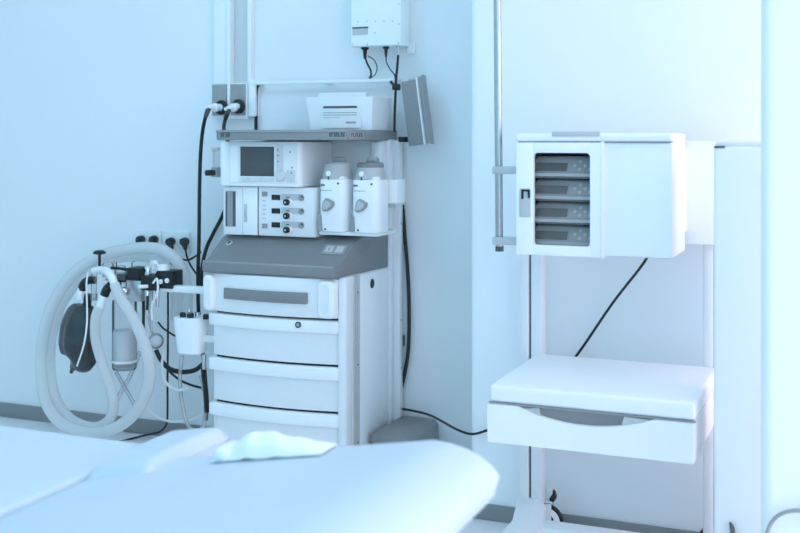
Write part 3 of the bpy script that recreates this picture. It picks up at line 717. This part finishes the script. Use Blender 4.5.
# base: two feet and a cross beam
def caster(cx_, cy_, brk):
    w = MB().cyl((cx_, cy_-.011, .056), (cx_, cy_+.011, .056), .056, bev=.006, seg=32).build('caster', BLACK, TR)
    MB().cyl((cx_, cy_-.013, .056), (cx_, cy_+.013, .056), .047, bev=.003, seg=28).build('caster_hub', WHITE2, w)
    MB().cyl((cx_, cy_-.0145, .056), (cx_, cy_+.0145, .056), .027, bev=.002, seg=24).build('hub_cap', BLACK, w)
    MB().box(cx_-.018, cx_+.018, cy_-.020, cy_-.0155, .05, .125, .002).box(cx_-.018, cx_+.018, cy_+.0155, cy_+.020, .05, .125, .002).box(cx_-.018, cx_+.018, cy_-.02, cy_+.02, .118, .126, .002).build('caster_fork', WMETAL, w)
    if brk: MB().prism([(cx_+.010, .122), (cx_+.024, .124), (cx_+.032, .140), (cx_+.028, .158), (cx_+.020, .166), (cx_+.019, .150), (cx_+.008, .136)], 'y', cy_-.010, cy_+.010, .003).build('caster_brake', BLACK, w)
def foot(pts): MB().prism(pts, 'z', .118, .142, .006).build('foot', WHITE, TR)
foot([(-1.030, 2.93), (-.945, 2.93), (-.93, 3.40), (-.97, 3.60), (-1.0, 3.652), (-1.004, 3.700), (-1.085, 3.700), (-1.085, 3.655), (-1.040, 3.44)])
foot([(-.485, 2.93), (-.400, 2.93), (-.385, 3.40), (-.387, 3.50), (-.50, 3.50), (-.51, 3.40)])
MB().box(-.466, -.392, 3.44, 3.735, .045, .075, .003).build('post_plate', WMETAL, TR)
caster(-.996, 3.715, True); caster(-.437, 3.722, False); caster(-.985, 2.985, False); caster(-.445, 2.985, False)
MB().box(-1.0, -.44, 3.40, 3.49, .082, .140, .008, 3).build('cross_beam', WHITE, TR)
# drawer unit
YF = 3.14
DX0, DX1 = W(489, 420, YF).x, W(695.6, 430, YF).x
DZ0, DZ1, DZ2 = W(488, 440, YF).z, W(489, 402.5, YF).z, W(489.4, 384.5, YF).z
DYB = 3.659
lid = MB().box(DX0, DX1, YF, DYB, DZ1+.002, DZ2, .012, 4).build('worktop', WHITE2, TR)
MB().box(DX0+.001, DX1-.001, YF+.006, DYB, DZ0, DZ1+.002, .003).build('drawer_shell', WHITE, TR)
# drawer front with a curved cut-out for the hand
N = 24
c0, c1 = (520-489)/(695.6-489), (657-489)/(695.6-489)
top = []
for i in range(N+1):
    s = i/N; top.append((DX0+(DX1-DX0)*(c0+(c1-c0)*s), DZ1-.002-.036*(1-abs(2*s-1)**2.0)))
poly = [(DX0, DZ0), (DX1-.004, DZ0), (DX1-.004, DZ1-.002)]+top[::-1]+[(DX0, DZ1-.002)]
df = MB().prism(poly, 'y', YF-.016, YF+.006).build('drawer_front', WHITE2, TR)
a, b = DX0+(DX1-DX0)*c0, DX0+(DX1-DX0)*c1
MB().box(a-.002, b+.002, YF+.002, YF+.0058, DZ1-.05, DZ1).build('handle_recess', GREY, df)
MB().prism([(a+.058, DZ1-.002), (a+.064, DZ1-.002), (a+.074, DZ1-.040), (a+.066, DZ1-.040)], 'y', YF-.012, YF+.004).build('recess_rib', PALE, df)
MB().prism([(a+.005, DZ1-.010), (a+.058, DZ1-.002), (a+.066, DZ1-.036)], 'y', YF-.006, YF+.004).build('recess_wedge', PALE, df)
MB().prism([(b-.085, DZ1-.002), (b-.004, DZ1-.006), (b-.095, DZ1-.036)], 'y', YF-.006, YF+.004).build('recess_wedge', PALE, df)
MB().box(DX0-.0002, DX1+.0002, YF-.002, YF+.008, DZ1-.001, DZ1+.003).build('drawer_joint', MGREY, TR)
MB().box(DX0+.03, DX1-.03, DYB-.01, PY0+.01, DZ0+.03, DZ1-.01).build('unit_bracket', WMETAL, TR)
# pump cabinet
CY = 3.30
CX0, CX1 = W(517, 200, CY).x, W(672, 200, CY).x
CZ0, CZ1, CZL = W(560, 254.5, CY).z, W(560, 142.5, CY).z, W(560, 134.5, CY).z+.01
CYB = 3.565
cab = MB()
th = .014
WX0, WX1 = W(534.5, 200, CY).x, W(590.5, 200, CY).x
WZ0, WZ1 = W(562, 245.5, CY).z, W(562, 153, CY).z
DXR = W(600, 200, CY).x
cab.box(CX0, DXR+.012, CY+.012, CYB, CZ0, CZ0+th, .003).box(CX0, DXR+.012, CY+.012, CYB, CZ1-th, CZ1, .003)
cab.box(CX0, CX0+th, CY+.012, CYB, CZ0, CZ1, .003).box(DXR+.004, CX1, CY, CYB, CZ0, CZ1, .005, 2)
cab.box(CX0, DXR, CYB-th, CYB, CZ0, CZ1)
cb = cab.build('cabinet_body', WHITE2, TR)
MB().box(CX0-.002, CX1+.002, CY-.010, CYB, CZ1+.004, CZ1+.028, .008, 3).box(CX0+.002, CX1-.0005, CY+.02, CYB-.001, CZ1-.001, CZ1+.012).build('cabinet_lid', WHITE2, TR)
MB().box(CX0+.004, CX1-.004, CY-.002, CY+.02, CZ1-.001, CZ1+.005).build('lid_joint', MGREY, TR)
MB().box(W(552, 134, CY-.01).x, W(600, 134, CY-.01).x, CY-.014, CY+.004, CZ1+.018, CZ1+.034, .003).build('lid_handle', PALE, TR)
MB().box(DXR+.02, CX1+.001, CY-.0008, CY+.0005, CZ0+.001, CZ0+.002).build('cabinet_seam', PALE, TR)
# door frame with a window
dr = MB()
dr.box(CX0, WX0, CY-.012, CY+.010, CZ0-.004, CZ1, .004).box(WX1, DXR+.006, CY-.012, CY+.010, CZ0-.004, CZ1, .004)
dr.box(WX0-.004, WX1+.004, CY-.0119, CY+.010, CZ0-.004, WZ0, .003).box(WX0-.004, WX1+.004, CY-.0119, CY+.010, WZ1, CZ1, .003)
for (sx, sz, ox, oz) in ((1, 1, WX0, WZ0), (-1, 1, WX1, WZ0), (1, -1, WX0, WZ1), (-1, -1, WX1, WZ1)):
    r = .010
    dr.prism([(ox-.001*sx, oz-.001*sz), (ox+r*sx, oz-.001*sz)]+[(ox+(r-r*math.sin(q*PI/12))*sx, oz+(r-r*math.cos(q*PI/12))*sz) for q in range(1, 6)]+[(ox-.001*sx, oz+r*sz)], 'y', CY-.0118, CY+.0098)
door = dr.build('cabinet_door', WHITE2, TR)
MB().box(WX0-.006, WX1+.006, CY+.004, CY+.007, WZ0-.006, WZ1+.006).build('door_pane', PANE, door)
MB().box(DXR+.004, DXR+.014, CY-.016, CY+.012, CZ0-.006, CZ1+.004, .004).build('door_edge', WHITE2, door)
lt = MB().box(*rect(519.5, 530.5, 188.5, 217, CY-.012, .004), .003).build('latch', PALE, door)
MB().box(*rect(521.5, 530, 189.5, 191.5, CY-.016, .004), .001).box(*rect(521.5, 523.6, 190, 199, CY-.016, .004), .001).box(*rect(528, 530, 190, 198, CY-.016, .004), .001).build('latch_hook', BLACK, lt)
MB().box(CX0+th, DXR+.002, CYB-th-.004, CYB-th, CZ0+th, CZ1-th).build('cabinet_lining', MGREY, TR)
# shelves for the pumps
hp = (WZ1-WZ0)/4
zsh = [WZ0-.002+i*hp for i in range(4)]
for z in zsh: MB().box(CX0+th-.002, DXR+.004, CY+.03, CYB-th, z-.006, z, .001).build('pump_shelf', MGREY, TR)
# back plate, clamps and pole
MB().box(CX1-.05, -.376, 3.60, 3.657, W(700, 244.5, 3.60).z, W(700, 141, 3.60).z, .004).box(-1.0, CX1, 3.562, 3.657, CZ0+.06, CZ1-.02, .003).build('back_plate', WHITE2, TR)
PYP = 3.40
xp = W(499.5, 200, PYP).x
zp = W(499.5, 250, PYP).z
pole = MB().cyl((xp, PYP, zp), (xp-.012, PYP, 2.35), .0125, seg=24, bev=.001).build('infusion_pole', STEEL, TR)
hk = MB()
for s in (-1, 1): hk.tube([(xp-.012, PYP, 2.34), (xp-.012+s*.05, PYP, 2.345), (xp-.012+s*.085, PYP, 2.33), (xp-.012+s*.095, PYP, 2.36)], .004, 8)
hk.build('pole_hook', STEEL, pole)
MB().cyl((xp, PYP, zp-.004), (xp, PYP, zp+.012), .0135, seg=24).build('pole_ferrule', DGREY, pole)
for py in (170, 240.5):
    c = W(499.5, py, PYP)
    MB().box(c.x-.020, CX0+.02, PYP-.020, PYP+.02, c.z-.012, c.z+.012, .004).build('pole_clamp', PALE, TR)
# the pumps
def pump(z, lab, first=None):
    x0, x1 = CX0+.026, DXR-.006
    t = thing('infusion_pump', lab, 'infusion pump', ((x0+x1)/2, CY+.12, z), 'infusion pumps in the cabinet')
    h = hp*.86; y0 = CY+.028
    # slanted front: lower edge forward
    prof = [(y0, z), (y0-.003, z+h*.12), (y0+.004, z+h*.22), (y0+.030, z+h*.93), (y0+.040, z+h), (CYB-.05, z+h), (CYB-.05, z)]
    b = MB().prism(prof, 'x', x0, x1, .004)
    for v in b.bm.verts:
        if v.co.x < (x0+x1)/2: v.co.x += .024*max(0, (v.co.z-z)/h)**1.5
    b = b.build('casing', PUMP, t)
    a0, a1 = Vector((0, y0+.004, z+h*.22)), Vector((0, y0+.030, z+h*.93))
    u = (a1-a0).normalized(); L = (a1-a0).length; n = Vector((1, 0, 0)).cross(u)
    M = Matrix.Translation(a0) @ Matrix(((1, 0, 0, 0), (0, u.y, n.y, 0), (0, u.z, n.z, 0), (0, 0, 0, 1)))
    w = WX1-x0
    MB().box(x0, x1, y0-.007, y0+.01, z, z+h*.17, .003).build('front_lip', WHITE, t)
    MB().box(x0+w*.11, x0+w*.60, L*.06, L*.62, 0, .002, 0, M=M).build('display', PUMPD, t)
    MB().box(x0+w*.645, x0+w*1.0, L*.03, L*.90, 0, .0015, 0, M=M).build('keypad', PUMP, t)
    kb = MB()
    for (du, dv) in ((.715, .44), (.795, .70), (.795, .18), (.875, .44), (.955, .20)):
        p = M @ Vector((x0+w*du, L*dv, 0)); kb.cyl(p, p+n*.003, .0054, seg=12)
    kb.build('key', WHITE2, t)
    MB().box(x0+w*.20, x0+w*1.0, L*.93, L*.96, .0, .0012, 0, M=M).build('top_stripe', PALE, t)
    return t
for z, l in zip(zsh, ('grey infusion pump at the bottom of the glazed cabinet', 'grey infusion pump second from the bottom in the glazed cabinet', 'grey infusion pump second from the top in the glazed cabinet', 'grey infusion pump at the top of the glazed cabinet')):
    pump(z, l)
# trolley mains cable
ca = [(648, 256, 3.545), (640, 268, 3.56), (612, 304, 3.70), (577, 355, 3.755), (545, 395, 3.78), (515, 420, 3.775), (488, 430, 3.775), (472, 434, 3.76), (458, 430, 3.82), (445, 423, 3.95), (432, 416, 4.1), (419, 412, 4.2), (403, 409, 4.255)]
tag(MB().tube([W(*q) for q in ca], .0046, 10, n=10).build('mains_cable', BLACK), 'long black mains cable slanting behind the trolley and sagging round the wall corner', 'cable')

# ------------------------------------------------------------------ white tower at the right
TY = 3.16
tx = W(713.3, 300, TY).x
t = thing('equipment_tower', 'tall plain white equipment tower to the right of the trolley', 'equipment tower', (tx+.2, TY+.2, 0))
ztop = W(720, 141.5, TY).z
MB().box(tx, tx+.36, TY, TY+.22, .07, ztop-.012, .012, 3).build('cabinet', WHITE2, t)
MB().box(tx+.004, tx+.356, TY+.004, TY+.22, ztop-.014, ztop, .004).build('top_panel', WHITE, t)
MB().box(tx+.0015, tx+.03, TY-.0005, TY+.004, ztop-.018, ztop-.013).build('top_joint', DGREY, t)
c = W(731, 529, TY)
MB().prism([(c.x-.004, c.z+.022), (c.x+.006, c.z+.014), (c.x+.012, c.z-.002), (c.x+.006, c.z-.03), (c.x-.008, c.z-.03), (c.x+.0, c.z-.004)], 'y', TY-.018, TY+.002, .003).build('release_catch', DGREY, t)
for (dx, dy) in ((.05, .06), (.31, .06), (.05, .17), (.31, .17)):
    w = MB().cyl((tx+dx-.012, TY+dy, .038), (tx+dx+.012, TY+dy, .038), .038, bev=.006).build('caster', BLACK, t)
    MB().box(tx+dx-.018, tx+dx+.018, TY+dy-.018, TY+dy+.018, .05, .075, .003).build('caster_fork', DGREY, w)
# grey cable loop on the pillar
c = W(802, 546, 2.575); rr = (W(802, 510, 2.575)-c).length
tag(MB().tube([c+Vector((math.cos(a)*rr*.95, .006*math.sin(3*a), math.sin(a)*rr)) for a in [2*PI*i/24 for i in range(24)]], .0045, 10, closed=True, n=4)
    .cyl(c+Vector((0, .002, rr-.004)), c+Vector((0, .025, rr+.0)), .004).build('cable_loop', MGREY), 'grey cable coiled in a loop hanging low on the white pillar', 'cable')

# ------------------------------------------------------------------ the couch in front
BY0, BY1 = .86, 1.735
XH = -1.28
XT = -1.245
bed = thing('examination_couch', 'pale blue padded examination couch with raised rounded head end in front', 'couch', (-2.0, 1.3, 0))
def cushion(name, prof, y0, y1, r, parent, m):
    """long cushion: closed profile in x-z, rounded towards both y ends"""
    b = bmesh.new(); rings = []
    cx_ = sum(p[0] for p in prof)/len(prof); cz_ = sum(p[1] for p in prof)/len(prof)
    st = []
    K = 7
    for i in range(K+1):
        a = PI/2*i/K; st.append((y0+r*(1-math.sin(a)), r*(1-math.cos(a)) if False else r*(1-math.sin(PI/2-a)) ))
    seq = []
    for i in range(K+1):
        a = PI/2*i/K
        seq.append((y0+r*(1-math.sin(a)), r*(1-math.cos(a))))
    seq = seq[::-1]
    seq = sorted(seq)
    seq = seq+[(y0+y1-y, d) for y, d in seq[::-1]]
    for (y, d) in seq:
        ring = []
        n = len(prof)
        for i, p in enumerate(prof):
            p0, p2 = Vector(prof[i-1]), Vector(prof[(i+1) % n]); tg = (p2-p0).normalized()
            nrm = Vector((-tg.y, tg.x))
            ring.append(b.verts.new((p[0]+nrm.x*d, y, p[1]+nrm.y*d)))
        rings.append(ring)
    n = len(prof)
    for a, c in zip(rings, rings[1:]):
        for k in range(n): b.faces.new((a[k], a[(k+1) % n], c[(k+1) % n], c[k]))
    b.faces.new(rings[0]); b.faces.new(rings[-1])
    return MB()._merge(b).build(name, m, parent, smooth=60)
def rrect(x0, x1, z0, z1, r, n=6):
    P = []
    for (cx_, cz_, a0) in ((x1-r, z0+r, -PI/2), (x1-r, z1-r, 0), (x0+r, z1-r, PI/2), (x0+r, z0+r, PI)):
        for i in range(n+1):
            a = a0+PI/2*i/n; P.append((cx_+r*math.cos(a), cz_+r*math.sin(a)))
    return P
cushion('seat_mattress', rrect(-3.35, XH-.001, .68, .776, .012), BY0, 1.825, .018, bed, UPHOL)
# head section: rises 10 degrees, waterfall end
g = math.atan(.172)
prof = []
L = (-.655-XH)/math.cos(g); z0h = .775+(XH-XT)*.172; tk = .105
def hp_(s, h):   # along, above-bottom
    return (XH+.001+s*math.cos(g), z0h+s*math.sin(g)+(h-tk))
bot = [hp_(s*L, 0) for s in (0, .5, .92)]
prof += bot
ex, ez = hp_(L, tk)
for i in range(0, 13):
    a = -PI/2+PI*i/12
    # elliptical nose
    prof.append((ex+.118*math.cos(a)*(1.0 if a > 0 else .92), ez-.066+.066*math.sin(a) if a >= 0 else ez-.066+.055*math.sin(a)))
prof += [hp_(s*L, tk) for s in (.93, .7, .5, .25, .05)]
prof += [hp_(.008, tk-.001), hp_(0, tk-.010), hp_(0, tk*.2)]
cushion('head_mattress', prof, BY0, BY1, .022, bed, UPHOL)
fr = MB().box(-3.3, -.78, BY0+.06, BY1-.06, .60, .66, .008).box(-3.3, XH-.01, BY0+.03, 1.79, .655, .684)
fr.build('couch_frame', WMETAL, bed)
MB().prism([(XH+.02, .645), (-.72, .655), (-.72, .715), (XH+.02, .658)], 'y', BY0+.1, BY1-.1).build('head_bracket', WMETAL, bed)
MB().box(-2.6, -1.5, 1.05, 1.55, .12, .61, .02).build('pedestal', WHITE, bed)
MB().box(-2.9, -1.2, .95, 1.65, .03, .13, .02).build('base', PALE, bed)
for (x, y) in ((-2.8, 1.0), (-1.3, 1.0), (-2.8, 1.6), (-1.3, 1.6)):
    MB().cyl((x, y, .0), (x, y, .04), .03).build('base_foot', BLACK, bed)

def headz(x): return .775+(x-XT-.002)*.172
# pad on the couch
def pad(u0, u1, v0, v1, th_, m):
    b = bmesh.new()
    NU, NV = 28, 20
    k = MB()
    def f(side):
        def ff(u, v):
            x = u0+(u1-u0)*u; y = v0+(v1-v0)*v
            e = min(u, 1-u)*(u1-u0); q = min(v, 1-v)*(v1-v0)
            ru, rv = .024, .035
            rv = .035 if v > .5 else .10
            pr = (1-(1-min(1, e/ru))**2)**.5*(1-(1-min(1, q/rv))**2)**.5
            base = headz(x)-.032
            return (x, y, base+th_*.5+side*th_*.5*pr)
        return ff
    k.grid(f(1), NU, NV); k.grid(f(-1), NU, NV)
    bmesh.ops.remove_doubles(k.bm, verts=k.bm.verts, dist=.0002)
    return k
pad(-1.278, -1.145, 1.60, 1.875, .058, UPHOL).build('side_pad', UPHOL, bed, smooth=80)
MB().box(-1.25, -1.18, 1.50, 1.80, .690, .718, .004).build('side_pad_bracket', WMETAL, bed)
def tw(u, v):
    x0, x1 = -1.050, -.835
    x = x0+(x1-x0)*u; y = 1.655+.072*v
    ridge = max(0, min(u/.33, (1-u)/.67))
    hgt = .042*ridge**.8*(math.sin(PI*min(1, max(0, v))*.9+.12))**.5 if 0 < v < 1 else 0
    hgt += .003*math.sin(23*u+5*v)*ridge
    return (x, y, headz(x)+.003+max(0, hgt))
def tb(u, v):
    p = tw(u, v); return (p[0], p[1], headz(p[0])+.002)
k = MB(); k.grid(tw, 40, 16); k.grid(tb, 40, 16); bmesh.ops.remove_doubles(k.bm, verts=k.bm.verts, dist=.0005)
tag(k.build('folded_towel', CLOTH, smooth=60), 'white folded towel lying along the far edge of the couch', 'towel')
c = W(232, 449, 1.69)
cz = headz(c.x)
tag(MB().box(c.x-.016, c.x+.014, 1.65, 1.715, cz+.001, cz+.026, .010, 3).build('tissue_roll', CLOTH), 'small white rolled tissue between the side pad and the towel', 'tissue')

# ------------------------------------------------------------------ daylight, plus added fill from ceiling lamps and a second window
def area(name, loc, rot, sx, sy, power, col):
    l = bpy.data.lights.new(name, 'AREA'); l.shape = 'RECTANGLE'; l.size = sx; l.size_y = sy
    l.energy = power; l.color = col
    o = bpy.data.objects.new(name, l); COL.objects.link(o); o.location = loc; o.rotation_euler = rot
    return o
area('window_daylight', (RX+.13, .775, 1.36), (0, math.radians(90), 0), 2.4, 3.3, 60, (1, .70, .70))
area('added_window_fill', (RX+.13, 3.3, 1.36), (0, math.radians(90), 0), 2.4, .75, 25, (.94, .73, .84))  # fill light through the added second window
FILL_COL = (.32, .72, 1.0)
FILL_LAMPS = [(-4.1, 3.3, 1, FILL_COL), (-2.5, 2.9, 10, FILL_COL), (-.8, 2.8, 3, (.75, .76, 1.0)), (-1.9, 1.0, 1, FILL_COL), (-.3, -.6, 14, FILL_COL)]  # unseen ceiling lamps, added to give the walls more light
for (x, y, pw, lc) in FILL_LAMPS:
    t = thing('added_ceiling_lamp', 'square white lamp panel added on the unseen ceiling for fill light', 'lamp', (x, y, 2.87), 'added ceiling fill lamps')
    MB().box(x-.32, x+.32, y-.32, y+.32, 2.87, 2.9, .004).build('fill_lamp_housing', WMETAL, t)
    area('ceiling_fill', (x, y, 2.865), (0, 0, 0), .58, .58, pw, lc)
w = bpy.data.worlds.new('World'); scene.world = w; w.use_nodes = True
bgd = w.node_tree.nodes['Background']
bgd.inputs[0].default_value = (.238, .70, 1.0, 1); bgd.inputs[1].default_value = 1.36

# ------------------------------------------------------------------ camera
cam = bpy.data.cameras.new('Camera'); co = bpy.data.objects.new('Camera', cam); COL.objects.link(co)
co.location = (0, 0, H); co.rotation_euler = (PI/2, 0, math.atan2(SA, CA))
cam.sensor_width = 36; cam.lens = 36*F/800
cam.shift_y = -(266.5-YH)/800
cam.clip_start = .05
cam.dof.use_dof = True; cam.dof.focus_distance = 3.95; cam.dof.aperture_fstop = 4.0
scene.camera = co
vs = scene.view_settings
vs.view_transform = 'Standard'; vs.look = 'None'; vs.gamma = 1; vs.use_curve_mapping = False
vs.exposure = 0.0
scene.cycles.max_bounces = 14; scene.cycles.diffuse_bounces = 10
scene.cycles.transparent_max_bounces = 24
